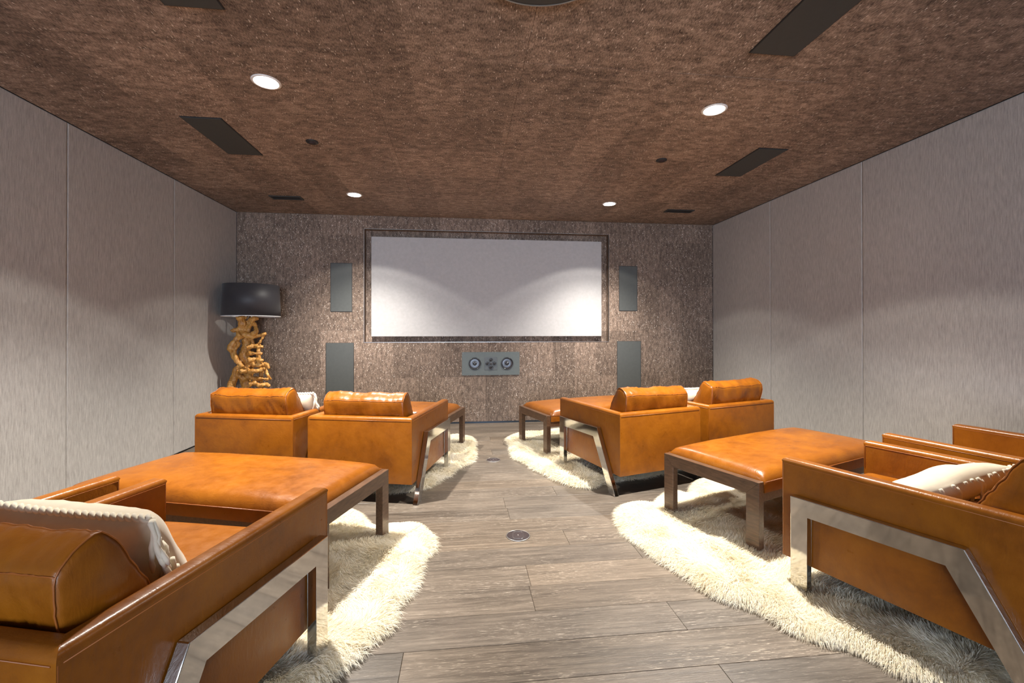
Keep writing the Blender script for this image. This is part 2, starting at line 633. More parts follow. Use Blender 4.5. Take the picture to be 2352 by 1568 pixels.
cs = empty('center_speaker', (0.3665, YF, 0.785))
tag(cs, 'grey green speaker below the screen with round drivers uncovered', 'speaker')
box('baffle', -0.3815, 0.3815, -0.010, 0.0, -0.153, 0.153, BAFFLE, cs, 0.002, 2)
for sx in (-0.2125, 0.216):
    d = empty('woofer', (sx, -0.010, 0.0))
    d.parent = cs
    lathe('surround_ring', [(0.082, 0.0), (0.082, 0.006), (0.074, 0.010), (0.068, 0.004), (0.066, 0.0)], GLOSSBLACK, d, axis='y', n=40)
    lathe('cone', [(0.068, 0.004), (0.060, 0.007), (0.030, 0.0025), (0.024, 0.0022)], CONE, d, axis='y', n=40)
    lathe('dust_cap', [(0.025, 0.002), (0.020, 0.009), (0.010, 0.013), (0.0, 0.014)], CONE, d, axis='y', n=24)
box('tweeter_plate', -0.084, 0.084, -0.013, -0.010, -0.084, 0.084, mat_simple('tweeter_plate_grey', (0.075, 0.085, 0.088), 0.45), cs, 0.001, 1)
for (tx, tz, r) in ((0, 0, 0.026), (-0.046, 0, 0.026), (0.046, 0, 0.026), (0, 0.046, 0.026), (0, -0.050, 0.030)):
    o = lathe('tweeter', [(r, 0.0), (r, 0.008), (r * 0.8, 0.010), (r * 0.72, 0.006), (r * 0.5, 0.012), (r * 0.2, 0.016), (0, 0.017)], GLOSSBLACK if (tx or tz) else CONE, cs, (tx, -0.013, tz), 24, 'y')
for tx in (-0.37, -0.19, 0.19, 0.37):
    for tz in (-0.142, 0.142):
        lathe('screw', [(0.004, 0.0), (0.003, 0.002), (0, 0.0025)], STEEL, cs, (tx, -0.010, tz), 8, 'y')

# ------------------------------------------------------------------ ceiling fittings
def ceiling_speaker(x0, x1, y0, y1, label):
    o = empty('ceiling_speaker', ((x0 + x1) / 2, (y0 + y1) / 2, H))
    tag(o, label, 'speaker', 'rectangular black speaker grilles in the ceiling')
    w, h = (x1 - x0) / 2, (y1 - y0) / 2
    box('mounting_frame', -w, w, -h, h, -0.004, 0.0, DARK, o)
    box('grille', -w + 0.005, w - 0.005, -h + 0.005, h - 0.005, -0.007, -0.003, BLACKMETAL, o, 0.0015, 2)
    return o
ceiling_speaker(-1.957, -1.682, 3.278, 3.925, 'black ceiling speaker grille on the left, between the nearer and farther downlight')
ceiling_speaker(2.397, 2.655, 3.33, 3.96, 'black ceiling speaker grille on the right, between nearer and farther downlight')
ceiling_speaker(1.524, 1.788, 1.55, 2.198, 'large black ceiling speaker grille cut by the top right of the frame')
ceiling_speaker(-1.357, -1.097, 1.52, 2.170, 'black ceiling speaker grille cut by the top left of the frame')

def downlight(x, y, label, dim=1.0):
    o = empty('downlight', (x, y, H))
    tag(o, label, 'light', 'lit recessed downlights')
    lathe('trim_ring', [(0.082, 0.0), (0.082, -0.003), (0.072, -0.006), (0.066, -0.004), (0.066, 0.0)], WHITEMETAL, o)
    lathe('lens', [(0.067, -0.0035), (0.03, -0.0045), (0.0, -0.0048)], LAMPGLOW, o)
    ld = bpy.data.lights.new('downlight_beam', 'SPOT')
    ld.energy = SPOT_W * dim
    ld.color = SPOT_COL
    ld.spot_size = math.radians(115)
    ld.spot_blend = 0.12
    ld.shadow_soft_size = 0.035
    lo = bpy.data.objects.new('downlight_beam', ld)
    COL.objects.link(lo)
    lo.parent = o
    lo.location = (0, 0, -0.02)
    l2 = ld.copy()
    l2.energy = BEAM_W * dim
    l2.spot_size = math.radians(104)
    l2.spot_blend = 1.0
    lo2 = bpy.data.objects.new('downlight_beam', l2)
    COL.objects.link(lo2)
    lo2.parent = o
    lo2.location = (0, 0, -0.02)
    return o
downlight(-1.172, 2.775, 'nearer lit downlight on the left of the ceiling')
downlight(1.686, 2.793, 'nearer lit downlight on the right of the ceiling')
downlight(-1.178, 4.951, 'farther lit downlight on the left, close to the screen wall', 0.68)
downlight(1.702, 4.981, 'farther lit downlight on the right, close to the screen wall', 0.68)
def ceiling_disc(x, y, label):
    o = empty('sensor_disc', (x, y, H))
    tag(o, label, 'sensor', 'small black discs in the ceiling')
    lathe('housing', [(0.046, 0.0), (0.046, -0.006), (0.040, -0.010), (0.0, -0.010)], DARK, o, n=28)
    lathe('cap', [(0.026, -0.010), (0.022, -0.016), (0.0, -0.017)], BRONZE, o, n=20)
ceiling_disc(-1.18, 3.606, 'small round black ceiling disc left, beyond the left speaker grille')
ceiling_disc(1.72, 3.660, 'small round black ceiling disc right, beside the right speaker grille')

def slot_vent(x0, x1, y0, y1, label):
    o = empty('air_vent', ((x0 + x1) / 2, (y0 + y1) / 2, H))
    tag(o, label, 'vent', 'black slot vents in the ceiling')
    w, h = (x1 - x0) / 2, (y1 - y0) / 2
    box('back_plate', -w, w, -h, h, -0.002, 0.0, DARK, o)
    fr = bmesh.new()
    fr.free()
    for (a, b, c, d) in ((-w, w, -h, -h + 0.016), (-w, w, h - 0.016, h), (-w, -w + 0.016, -h + 0.016, h - 0.016), (w - 0.016, w, -h + 0.016, h - 0.016)):
        box('frame_bar', a, b, c, d, -0.008, -0.002, BLACKMETAL, o, 0.001, 1)
    for i in range(3):
        yy = -h + 0.016 + (i + 0.5) * (2 * h - 0.032) / 3
        box('slat', -w + 0.016, w - 0.016, yy - 0.008, yy + 0.008, -0.007, -0.003, DARK, o)
slot_vent(-2.12, -1.785, 5.075, 5.20, 'narrow black slot vent near the left corner of the screen wall')
slot_vent(2.485, 2.835, 5.118, 5.24, 'narrow black slot vent near the right corner of the screen wall')

pm = empty('ceiling_mount', (0.312, 1.63, H))
tag(pm, 'round dark ceiling plate cut off by the top edge of the picture', 'mount')
lathe('plate', [(0.34, 0.0), (0.34, -0.014), (0.325, -0.018), (0.0, -0.018)], BLACKMETAL, pm, n=64)
lathe('rim', [(0.346, 0.0), (0.346, -0.016), (0.340, -0.018), (0.338, -0.010), (0.338, 0.0)], STEEL, pm, n=64)

def floor_outlet(x, y, r, label, rot):
    o = empty('floor_outlet', (x, y, 0.0), rot)
    tag(o, label, 'outlet', 'round floor outlets along the aisle')
    lathe('cover', [(r - 0.004, 0.0), (r - 0.005, 0.004), (0.0, 0.0045)], BRONZE, o, n=48)
    lathe('rim', [(r, 0.0), (r, 0.003), (r - 0.004, 0.0045), (r - 0.005, 0.0)], STEEL, o, n=48)
    a, b, cr = r * 0.42, r * 0.62, r * 0.2
    pts = []
    for sx, sy, a0 in ((1, 1, 0), (-1, 1, 90), (-1, -1, 180), (1, -1, 270)):
        for i in range(5):
            t = math.radians(a0 + i * 22.5)
            pts.append((sx * (a - cr) + cr * math.cos(t), sy * (b - cr) + cr * math.sin(t), 0.0047))
    tube('lid_seam', pts, 0.0009, STEEL, o, 5, True)
    lathe('lock', [(0.004, 0.0045), (0.003, 0.006), (0, 0.0063)], STEEL, o, n=10)
floor_outlet(0.322, 2.577, 0.070, 'round bronze floor outlet cover, nearer one in the aisle', -0.1)
floor_outlet(0.282, 4.125, 0.066, 'round bronze floor outlet cover, farther one near the front chairs', 0.0)


# ------------------------------------------------------------------ lounge chair
CW, CL, CZ0, CZ1, CT = 0.777, 0.898, 0.144, 0.604, 0.064
CHW = CW / 2

def wrinkled_cushion(hw, prof, nx=44, seed=0, amp=0.005):
    """closed loft of a rounded polygon profile (y,z) along x"""
    # resample the polygon with rounded corners and bulging sides
    P = [Vector((a, b)) for a, b in prof]
    n = len(P)
    ctr = sum(P, Vector((0, 0))) / n
    loop = []
    corner_id = []
    for i in range(n):
        A, B = P[i], P[(i + 1) % n]
        d = B - A
        nrm = Vector((d.y, -d.x)).normalized()
        if nrm.dot((A + B) / 2 - ctr) < 0:
            nrm = -nrm
        m = max(5, int(d.length / 0.016))
        for j in range(m):
            t = (j + 0.0) / m
            bul = 0.055 * d.length + 0.004
            q = A + d * t + nrm * bul * (1 - (2 * t - 1) ** 2)
            if j == 0:
                corner_id.append(len(loop))
            loop.append(q)
    # light smoothing rounds the corners
    for _ in range(1):
        loop = [0.25 * loop[i - 1] + 0.5 * loop[i] + 0.25 * loop[(i + 1) % len(loop)] for i in range(len(loop))]
    bm = bmesh.new()
    rings = []
    xs = [-1 + 2 * i / (nx - 1) for i in range(nx)]
    L = len(loop)
    for u in xs:
        sc_ = 0.955 + 0.045 * abs(u) ** 3
        ring = []
        for q in loop:
            p = ctr + (q - ctr) * sc_
            v = Vector((u * hw, p.x, p.y))
            nd = Vector((0, q.x - ctr.x, q.y - ctr.y)).normalized()
            w = noise.noise(Vector((v.x * 11 + seed * 7.1, v.y * 5 + v.z * 5, seed * 3.3 + v.z * 6)))
            w2 = noise.noise(Vector((v.x * 62 + v.z * 30 + seed, v.y * 10, v.z * 12 + seed)))
            pinch = 1.0 + 1.6 * max(0, abs(u) - 0.6)
            v += nd * (amp * w * pinch + amp * 0.5 * w2 * pinch)
            ring.append(bm.verts.new(v))
        rings.append(ring)
    for i in range(nx - 1):
        for k in range(L):
            bm.faces.new((rings[i][k], rings[i][(k + 1) % L], rings[i + 1][(k + 1) % L], rings[i + 1][k]))
    for ring, s in ((rings[0], -1), (rings[-1], 1)):
        prev = ring
        for sc_, bx in ((0.86, 0.006), (0.5, 0.014), (0.2, 0.017)):
            cur = [bm.verts.new((s * (hw + bx), ctr.x + (v.co.y - ctr.x) * sc_ / (0.80 / 0.80 if prev is ring else 1), ctr.y + (v.co.z - ctr.y) * sc_)) for v in ring]
            for k in range(L):
                bm.faces.new((prev[k], prev[(k + 1) % L], cur[(k + 1) % L], cur[k]))
            prev = cur
        bm.faces.new(prev)
    seams = []
    for cid in corner_id:
        seams.append([r[cid].co.copy() for r in rings])
    ends = [[v.co.copy() for v in rings[0]], [v.co.copy() for v in rings[-1]]]
    return bm, seams, ends


def crowned_block(x0, x1, y0, y1, z0, z1, crown, rr, nx=28, ny=28):
    """upholstered block: vertical sides, rounded top edge, crowned top"""
    bm = bmesh.new()
    us = [-1, -0.985, -0.955, -0.91, -0.84] + [-0.74 + 1.48 * i / (nx - 1) for i in range(nx)] + [0.84, 0.91, 0.955, 0.985, 1]
    vs = [-1, -0.985, -0.955, -0.91, -0.84] + [-0.74 + 1.48 * i / (ny - 1) for i in range(ny)] + [0.84, 0.91, 0.955, 0.985, 1]
    cx, cy, hx, hy = (x0 + x1) / 2, (y0 + y1) / 2, (x1 - x0) / 2, (y1 - y0) / 2

    def edge(t, half):
        d = (1 - abs(t)) * half
        if d >= rr:
            return 1.0
        return math.sqrt(max(0.0, 1 - (1 - d / rr) ** 2))
    grid = []
    for u in us:
        col = []
        for v in vs:
            e = min(edge(u, hx), edge(v, hy))
            e = e * (0.5 + 0.5 * max(edge(u, hx) * edge(v, hy), 0)) if e < 1 else 1
            z = z1 - rr + rr * e + crown * (1 - u ** 4) * (1 - v ** 4)
            z += 0.0022 * noise.noise(Vector((u * hx * 9, v * hy * 9, 3.1))) * (1 - u ** 6) * (1 - v ** 6)
            col.append(bm.verts.new((cx + u * hx, cy + v * hy, z)))
        grid.append(col)
    for i in range(len(us) - 1):
        for j in range(len(vs) - 1):
            bm.faces.new((grid[i][j], grid[i + 1][j], grid[i + 1][j + 1], grid[i][j + 1]))
    # skirt
    bord = [grid[i][0] for i in range(len(us))] + [grid[-1][j] for j in range(1, len(vs))] + [grid[i][-1] for i in range(len(us) - 2, -1, -1)] + [grid[0][j] for j in range(len(vs) - 2, 0, -1)]
    low = [bm.verts.new((v.co.x, v.co.y, z0)) for v in bord]
    n = len(bord)
    for i in range(n):
        bm.faces.new((bord[i], low[i], low[(i + 1) % n], bord[(i + 1) % n]))
    bm.faces.new(low[::-1])
    return bm


def smooth_by_angle(o, ang=40):
    me = o.data
    bm = bmesh.new()
    bm.from_mesh(me)
    a = math.radians(ang)
    for e in bm.edges:
        if len(e.link_faces) == 2:
            e.smooth = e.calc_face_angle(0) < a
    for f in bm.faces:
        f.smooth = True
    bm.to_mesh(me)
    bm.free()
    return o


def make_chair():
    t = empty('lounge_chair')
    h, T = CHW, CT
    r = 0.011
    R = 0.021

    def shell(poly, mitre):
        bm = bm_prism(poly, 2, CZ0, CZ1)
        keep = []
        for e in bm.edges:
            p = [(round(v.co.x, 4), round(v.co.y, 4)) for v in e.verts]
            top = all(v.co.z > CZ1 - 1e-4 for v in e.verts)
            if top and frozenset(p) not in mitre:
                keep.append(e)
        bevel(bm, R, 5, keep)
        return bm
    q = lambda a, b: (round(a, 4), round(b, 4))
    mit = {frozenset((q(s * h, 0), q(s * (h - T), T))) for s in (-1, 1)}
    back = bm_obj('backrest', shell([(-h, 0), (h, 0), (h - T, T), (-h + T, T)], mit), LEATHER, t)
    smooth_by_angle(back, 35)
    for s in (-1, 1):
        poly = [(s * h, 0.0), (s * h, CL), (s * (h - T), CL), (s * (h - T), T)]
        bm = shell(poly, mit)
        fe = [e for e in bm.edges if all(v.co.y > CL - 1e-4 for v in e.verts) and abs(e.verts[0].co.z - e.verts[1].co.z) > 0.1]
        bevel(bm, 0.012, 3, fe)
        arm = bm_obj('armrest', bm, LEATHER, t)
        smooth_by_angle(arm, 35)
        # raised welt along the outer edges of the arm
        zz = CZ1 - 0.004
        e = 0.0035
        pts = [(s * (h - 0.002), 0.004, CZ0 + 0.01), (s * (h - 0.002), 0.003, CZ1 - 0.024), (s * (h - 0.008), 0.009, CZ1 - 0.008), (s * (h - 0.022), 0.022, CZ1 - 0.001)]
        tube('welt', pts, 0.0026, SEAM, t, 6)
        tube('welt', [(s * (h - 0.0005), 0.012, CZ1 - 0.024), (s * (h - 0.0005), CL - 0.012, CZ1 - 0.024), (s * (h - 0.0005), CL - 0.010, CZ1 - 0.027), (s * (h - 0.0005), CL - 0.010, CZ0 + 0.012)], 0.0016, SEAM, t, 6)
        tube('welt', [(s * (h - T + 0.0005), T + 0.012, CZ1 - 0.024), (s * (h - T + 0.0005), CL - 0.012, CZ1 - 0.024), (s * (h - T + 0.0005), CL - 0.010, CZ1 - 0.027), (s * (h - T + 0.0005), CL - 0.010, 0.46)], 0.0016, SEAM, t, 6)
        # polished flat-bar leg frame
        outer = [(0.833, 0.0), (0.833, 0.447), (0.245, 0.459), (0.008, 0.0)]
        inner = [(0.084, 0.0), (0.292, 0.384), (0.760, 0.374), (0.760, 0.0)]
        x0, x1 = sorted((s * (h + 0.003), s * (h + 0.038)))
        fr = bm_obj('leg_frame', bm_prism(outer + inner, 0, x0, x1, 0.0025, 2), CHROME, t)
        # dark liner strip between the frame and the leather
        ins = lambda q, c: (q[0] + (c[0] - q[0]) * 0.03, q[1])
        x0, x1 = sorted((s * (h - 0.001), s * (h + 0.004)))
    tube('welt', [(-h + 0.012, -0.0005, CZ1 - 0.024), (h - 0.012, -0.0005, CZ1 - 0.024)], 0.0018, SEAM, t, 6)
    front = box('front_panel', -h + T + 0.001, h - T - 0.001, CL - 0.055, CL - 0.02, CZ0 + 0.004, 0.315, LEATHER, t, 0.008, 2)
    box('underside', -h + T, h - T, T, CL - 0.055, CZ0 + 0.006, CZ0 + 0.02, DARK, t)
    sb = crowned_block(-h + T + 0.004, h - T - 0.004, T + 0.003, CL - 0.022, 0.30, 0.445, 0.016, 0.03, 16, 20)
    seat = bm_obj('seat_cushion', sb, LEATHER, t)
    smooth_by_angle(seat, 50)
    return t


CUSH = []
for sd, prof in ((1, [(0.052, 0.712), (0.150, 0.768), (0.285, 0.470), (0.120, 0.470)]),
                 (2, [(0.040, 0.742), (0.135, 0.790), (0.285, 0.470), (0.115, 0.470)])):
    bm, seams, ends = wrinkled_cushion(0.300, prof, 46, sd, 0.009 if sd == 1 else 0.011)
    me = bpy.data.meshes.new('back_cushion')
    bmesh.ops.recalc_face_normals(bm, faces=bm.faces[:])
    bm.to_mesh(me)
    bm.free()
    me.polygons.foreach_set('use_smooth', [True] * len(me.polygons))
    me.materials.append(LEATHER)
    bm = bmesh.new()
    for s_line in seams[:2]:
        tube_into(bm, s_line, 0.0020, 6)
    for e in ends:
        tube_into(bm, e, 0.0020, 6, closed=True)
    me2 = bpy.data.meshes.new('piping')
    bmesh.ops.recalc_face_normals(bm, faces=bm.faces[:])
    bm.to_mesh(me2)
    bm.free()
    me2.polygons.foreach_set('use_smooth', [True] * len(me2.polygons))
    me2.materials.append(SEAM)
    CUSH.append((me, me2))


def add_cushion(chair, kind, dx=0.0, dy=0.0, tilt=0.0, lift=0.0, label=None):
    c = bpy.data.objects.new('back_cushion', CUSH[kind][0])
    COL.objects.link(c)
    c.parent = chair
    c.location = (dx, dy, lift)
    c.rotation_euler = (0, tilt, 0)
    p = bpy.data.objects.new('piping', CUSH[kind][1])
    COL.objects.link(p)
    p.parent = c
    return c


chair0 = make_chair()
CH = [  # x, y, clockwise turn, cushion kind, dx, tilt
    (-0.729, 3.199, 0.248, 0, 0.000, 0.0, 0.0, 'front row leather lounge chair just left of the aisle'),
    (-1.573, 3.359, 0.248, 1, 0.005, 0.0, 0.0, 'front row leather lounge chair nearest the root lamp and left wall'),
    (1.510, 3.213, -0.290, 0, 0.000, 0.02, 0.006, 'front row leather lounge chair just right of the aisle'),
    (2.347, 3.474, -0.305, 1, -0.005, 0.0, 0.0, 'front row leather lounge chair nearest the right wall'),
    (-1.124, 1.004, 0.260, 0, 0.000, 0.0, 0.0, 'big near leather lounge chair at lower left, cream throw pillow on it'),
    (-2.030, 1.245, 0.260, 1, 0.000, 0.0, 0.0, 'near leather lounge chair cut off by the left edge, one arm showing'),
    (2.179, 1.233, -0.344, 1, 0.000, 0.0, 0.0, 'big near leather lounge chair at lower right with steel leg frame in full view'),
    (3.056, 1.570, -0.250, 0, 0.000, 0.0, 0.0, 'near leather lounge chair against the right wall, only its arms showing'),
]
chairs = []
for i, (x, y, t, kd, dx, tilt, lift, lab) in enumerate(CH):
    c = chair0 if i == 0 else copy_tree(chair0)
    c.location = (x, y, 0)
    c.rotation_euler = (0, 0, -t)
    tag(c, lab, 'chair', 'leather and steel lounge chairs')
    chairs.append(c)
for c, (x, y, t, kd, dx, tilt, lift, lab) in zip(chairs, CH):
    add_cushion(c, kd, dx, 0, tilt, lift)

# ------------------------------------------------------------------ leather benches
BW, BD, BZ = 1.47, 0.654, 0.400

def make_bench():
    t = empty('leather_bench')
    lw, lt, rh = 0.075, 0.042, 0.073
    for x0, x1 in ((0.0, lt), (BW - lt, BW)):
        prism('leg', [(0, 0), (lw, 0), (lw, BZ - rh), (0, BZ)], 0, x0, x1, WALNUT, t, 0.0015, 1)
        prism('leg', [(BD, 0), (BD - lw, 0), (BD - lw, BZ - rh), (BD, BZ)], 0, x0, x1, WALNUT, t, 0.0015, 1)
        prism('end_rail', [(0, BZ), (BD, BZ), (BD - lw, BZ - rh), (lw, BZ - rh)], 0, x0, x1, WALNUT, t, 0.0015, 1)
    for y0, y1 in ((0.012, 0.037), (BD - 0.037, BD - 0.012)):
        box('side_rail', lt, BW - lt, y0, y1, 0.288, 0.345, WALNUT, t, 0.0015, 1)
    box('underside', lt, BW - lt, 0.037, BD - 0.037, 0.326, 0.334, DARK, t)  # unseen dark board, added to cut red bounce light onto the rug
    cb = crowned_block(lt + 0.002, BW - lt - 0.002, -0.004, BD + 0.004, 0.340, 0.438, 0.030, 0.052, 30, 24)
    cu = bm_obj('seat_pad', cb, LEATHER, t)
    smooth_by_angle(cu, 55)
    x0, x1, y0, y1 = lt + 0.002, BW - lt - 0.002, -0.005, BD + 0.005
    for yy in (y0, y1):
        tube('welt', [(x0 + 0.004, yy, 0.398), (x1 - 0.004, yy, 0.398)], 0.0024, SEAM, cu, 6)
    return t

bench0 = make_bench()
BE = [  # near-left corner, clockwise turn, label ; given from a known corner
    ('nl', 0.794, 4.132, -0.292, 'leather bench before the front chairs, right of the aisle'),
    ('fr', 0.020, 4.733, 0.290, 'leather bench before the front chairs, left of the aisle'),
    ('nl', 1.556, 2.171, -0.367, 'wide leather bench with dark wood ends before the near right chairs'),
    ('fr', -0.432, 2.636, 0.302, 'wide leather bench with dark wood ends before the near left chairs'),
]
for i, (cn, x, y, t, lab) in enumerate(BE):
    b = bench0 if i == 0 else copy_tree(bench0)
    if cn == 'fr':
        x, y = x - BW * math.cos(t) - BD * math.sin(t), y + BW * math.sin(t) - BD * math.cos(t)
    b.location = (x, y, 0.0)
    b.rotation_euler = (0, 0, -t)
    tag(b, lab, 'bench', 'long leather benches in front of the chairs')

# ------------------------------------------------------------------ throw pillows
def make_pillow(nm, size=0.50, hgt=0.31, thick=0.075, n=30, strands=17, seed=1, droop=(0.0, -1.0), bulge=0.035):
    t = empty(nm)
    bm = bmesh.new()
    top, bot = [], []
    us = [math.sin(math.pi / 2 * (-1 + 2 * i / n)) for i in range(n + 1)]

    def pt(u, v, s):
        th = thick * (max(0, 1 - u ** 4) ** 0.6) * (max(0, 1 - v ** 4) ** 0.6)
        q = 1 - 0.07 * (1 - u * u) * abs(v) ** 3
        q2 = 1 - 0.07 * (1 - v * v) * abs(u) ** 3
        x, z = u * size / 2 * q2, v * hgt / 2 * q
        w = 0.010 * noise.noise(Vector((x * 9 + seed, z * 9, s * 2.0))) + 0.004 * noise.noise(Vector((x * 30, z * 12 + seed, s)))
        return (x, s * (th + (w if th > 0.01 else 0)), z)
    T = [[bm.verts.new(pt(u, v, -1)) for v in us] for u in us]
    B = [[T[i][j] if i in (0, n) or j in (0, n) else bm.verts.new(pt(us[i], us[j], 1)) for j in range(n + 1)] for i in range(n + 1)]
    for i in range(n):
        for j in range(n):
            bm.faces.new((T[i][j], T[i + 1][j], T[i + 1][j + 1], T[i][j + 1]))
            bm.faces.new((B[i][j], B[i][j + 1], B[i + 1][j + 1], B[i + 1][j]))
    edge_top = [pt(u, 1, 1) for u in us]
    edge_bot = [pt(u, -1, 1) for u in us]
    edge_r = [pt(1, v, 1) for v in us]
    edge_l = [pt(-1, v, 1) for v in us]
    bm_obj('cover', bm, CREAM, t, True)
    for ed in (edge_top, edge_bot):
        # braided edging: two yarns wound around each other
        bmb = bmesh.new()
        P = [Vector(p) for p in ed]
        fine = []
        for a, b in zip(P[:-1], P[1:]):
            for k in range(4):
                fine.append(a.lerp(b, k / 4))
        fine.append(P[-1])
        run = 0.0
        for ph in (0, math.pi):
            pts = []
            run = 0
            for i, p in enumerate(fine):
                if i:
                    run += (p - fine[i - 1]).length
                a = run / 0.022 * math.pi + ph
                pts.append(p + Vector((0, 0.006 * math.cos(a), 0.006 * math.sin(a))))
            tube_into(bmb, pts, 0.0065, 6)
        bm_obj('braid', bmb, YARN, t, True)
    rr2 = random.Random(seed)
    variants = []
    for vv in range(4):
        bms = bmesh.new()
        L = 0.125 + 0.02 * rr2.random()
        pts = []
        ph = rr2.uniform(0, 6.28)
        for i in range(9):
            f = i / 8
            g = L * max(0.0, f - 0.12)
            wob = 0.007 * math.sin(f * 5 + ph) + 0.003 * math.sin(f * 15 + ph)
            pts.append((0.020 * math.sin(min(f * 5, 1.57)) + droop[0] * g + droop[1] * wob, -bulge * math.sin(min(f * 2.0, 1.57)) - 0.012 * f + 0.005 * math.sin(f * 6 + ph), droop[1] * g + droop[0] * wob))
        tube_into(bms, pts, [0.0062 * (1 + 0.14 * math.sin(i * 2.1)) if i < 8 else 0.0035 for i in range(9)], 7)
        me = bpy.data.meshes.new('fringe_strand')
        bmesh.ops.recalc_face_normals(bms, faces=bms.faces[:])
        bms.to_mesh(me)
        bms.free()
        me.materials.append(YARN)
        me.polygons.foreach_set('use_smooth', [True] * len(me.polygons))
        variants.append(me)
    for s, ed in ((1, edge_r), (-1, edge_l)):
        for i in range(strands):
            f = i / (strands - 1) * n
            a = int(min(f, n - 1))
            p = Vector(ed[a]).lerp(Vector(ed[a + 1]), f - a)
            o = bpy.data.objects.new('fringe_strand', variants[rr2.randrange(4)])
            COL.objects.link(o)
            o.parent = t
            o.location = p
            o.rotation_euler = (rr2.uniform(-0.12, 0.12), rr2.uniform(-0.25, 0.25), rr2.uniform(-0.25, 0.25))
            if s < 0 and abs(droop[0]) < 0.3:
                o.scale = (-1, 1, 1)
    return t

pil0 = make_pillow('throw_pillow')

def place_pillow(o, chair_i, lx, ly, lz, lean, roll, yaw, label, scale=1.0):
    c = CH[chair_i]
    base = Matrix.Translation((c[0], c[1], 0)) @ Matrix.Rotation(-c[2], 4, 'Z')
    # pillow is upright in xz; lean its top backwards (towards -y of the chair)
    m = base @ Matrix.Translation((lx, ly, lz)) @ Matrix.Rotation(yaw, 4, 'Z') @ Matrix.Rotation(lean, 4, 'X') @ Matrix.Rotation(roll, 4, 'Y') @ Matrix.Scale(scale, 4)
    o.matrix_world = m
    tag(o, label, 'pillow', 'cream fringed throw pillows on the chairs')
    return o

place_pillow(pil0, 4, 0.000, 0.375, 0.590, 0.50, 0.03, 0.0, 'cream wool throw pillow with braided edge, on the near left chair')
place_pillow(make_pillow('throw_pillow', 0.38, 0.42, 0.065, 30, 30, 4, (0.85, -0.45), 0.085), 6, -0.05, 0.47, 0.535, 1.0, 0.75, 0.10, 'cream wool throw pillow with shaggy fringe, on the near right chair')
place_pillow(copy_tree(pil0), 1, 0.100, 0.385, 0.585, 0.45, 0.0, 0.0, 'cream throw pillow peeking past the cushion of the chair by the lamp')
place_pillow(copy_tree(pil0), 3, -0.120, 0.395, 0.560, 0.45, 0.0, 0.0, 'cream throw pillow peeking past the cushion of the chair by the right wall')

# ------------------------------------------------------------------ root lamp
lamp = empty('root_lamp', (-2.46, 5.45, 0))
tag(lamp, 'floor lamp with golden driftwood root base and black drum shade', 'lamp')

def crop_pt(cx, cy, dy=0.0):
    return ((cx - 676) * 0.00108, dy, 1.385 - (cy - 630) * 0.00104)

rd = random.Random(5)
limbs = [
    ([(575, 628), (585, 720), (560, 790), (580, 850)], [.034, .036, .030, .036], -.02),
    ([(620, 628), (640, 700), (620, 780), (610, 850)], [.030, .026, .028, .034], .03),
    ([(755, 648), (700, 672), (720, 740), (745, 800), (700, 835)], [.014, .022, .016, .018, .024], -.03),
    ([(650, 650), (690, 690), (660, 760), (640, 820)], [.018, .016, .014, .022], .0),
    ([(520, 780), (500, 790), (560, 770)], [.010, .016, .020], -.03),
    ([(600, 830), (540, 900), (492, 985), (520, 1080), (585, 1175), (640, 1210)], [.034, .030, .030, .028, .026, .020], -.04),
    ([(560, 905), (575, 935), (540, 1000), (560, 1100), (620, 1190)], [.010, .018, .015, .018, .020], -.07),
    ([(590, 1170), (545, 1210), (505, 1320), (488, 1430), (480, 1700), (470, 1960)], [.028, .030, .034, .036, .046, .07], -.03),
    ([(600, 820), (615, 950), (600, 1060), (640, 1150), (650, 1230)], [.036, .040, .042, .036, .034], .03),
    ([(650, 1200), (640, 1280), (615, 1360), (610, 1450), (620, 1700), (640, 1960)], [.030, .030, .034, .036, .05, .08], .02),
    ([(560, 1010), (580, 1090), (610, 1170), (640, 1220)], [.02, .03, .03, .02], .03),
    ([(540, 1290), (600, 1340), (640, 1420), (640, 1600)], [.03, .03, .03, .03], -.01),
    ([(600, 1280), (560, 1330), (570, 1440), (560, 1700), (540, 1960)], [.02, .022, .024, .03, .06], .06),
    ([(610, 825), (690, 850), (760, 842), (835, 822)], [.030, .024, .020, .017], -.02),
    ([(805, 850), (790, 890), (765, 925), (740, 950)], [.014, .011, .012, .016], -.02),
    ([(650, 870), (680, 900), (690, 960)], [.018, .016, .018], .02),
    ([(650, 975), (720, 962), (770, 972), (812, 968)], [.022, .018, .016, .013], -.05),
    ([(650, 1050), (720, 1042), (803, 1046)], [.022, .016, .013], -.04),
    ([(670, 1120), (740, 1110), (790, 1122), (832, 1115)], [.022, .022, .018, .010], -.06),
    ([(640, 1205), (690, 1165), (760, 1172), (830, 1165), (862, 1185), (886, 1215)], [.026, .022, .022, .020, .017, .009], -.05),
    ([(600, 1245), (660, 1232), (720, 1240), (800, 1228), (840, 1205)], [.024, .022, .022, .020, .012], -.07),
    ([(790, 1180), (820, 1240), (845, 1290), (872, 1345)], [.016, .014, .013, .008], .0),
    ([(680, 1270), (690, 1310), (740, 1330), (800, 1325), (858, 1340)], [.014, .014, .020, .015, .010], -.03),
    ([(675, 1385), (730, 1375), (780, 1395), (840, 1392), (888, 1412)], [.024, .022, .020, .020, .012], -.05),
    ([(740, 940), (735, 1050), (755, 1150), (760, 1260), (765, 1400), (750, 1600), (740, 1800), (720, 1960)], [.018, .016, .018, .020, .020, .026, .032, .06], .04),
    ([(690, 1500), (760, 1520), (850, 1560), (880, 1600)], [.03, .024, .018, .01], -.05),
    ([(520, 1600), (480, 1620), (440, 1680)], [.03, .02, .01], -.05),
]
bm = bmesh.new()
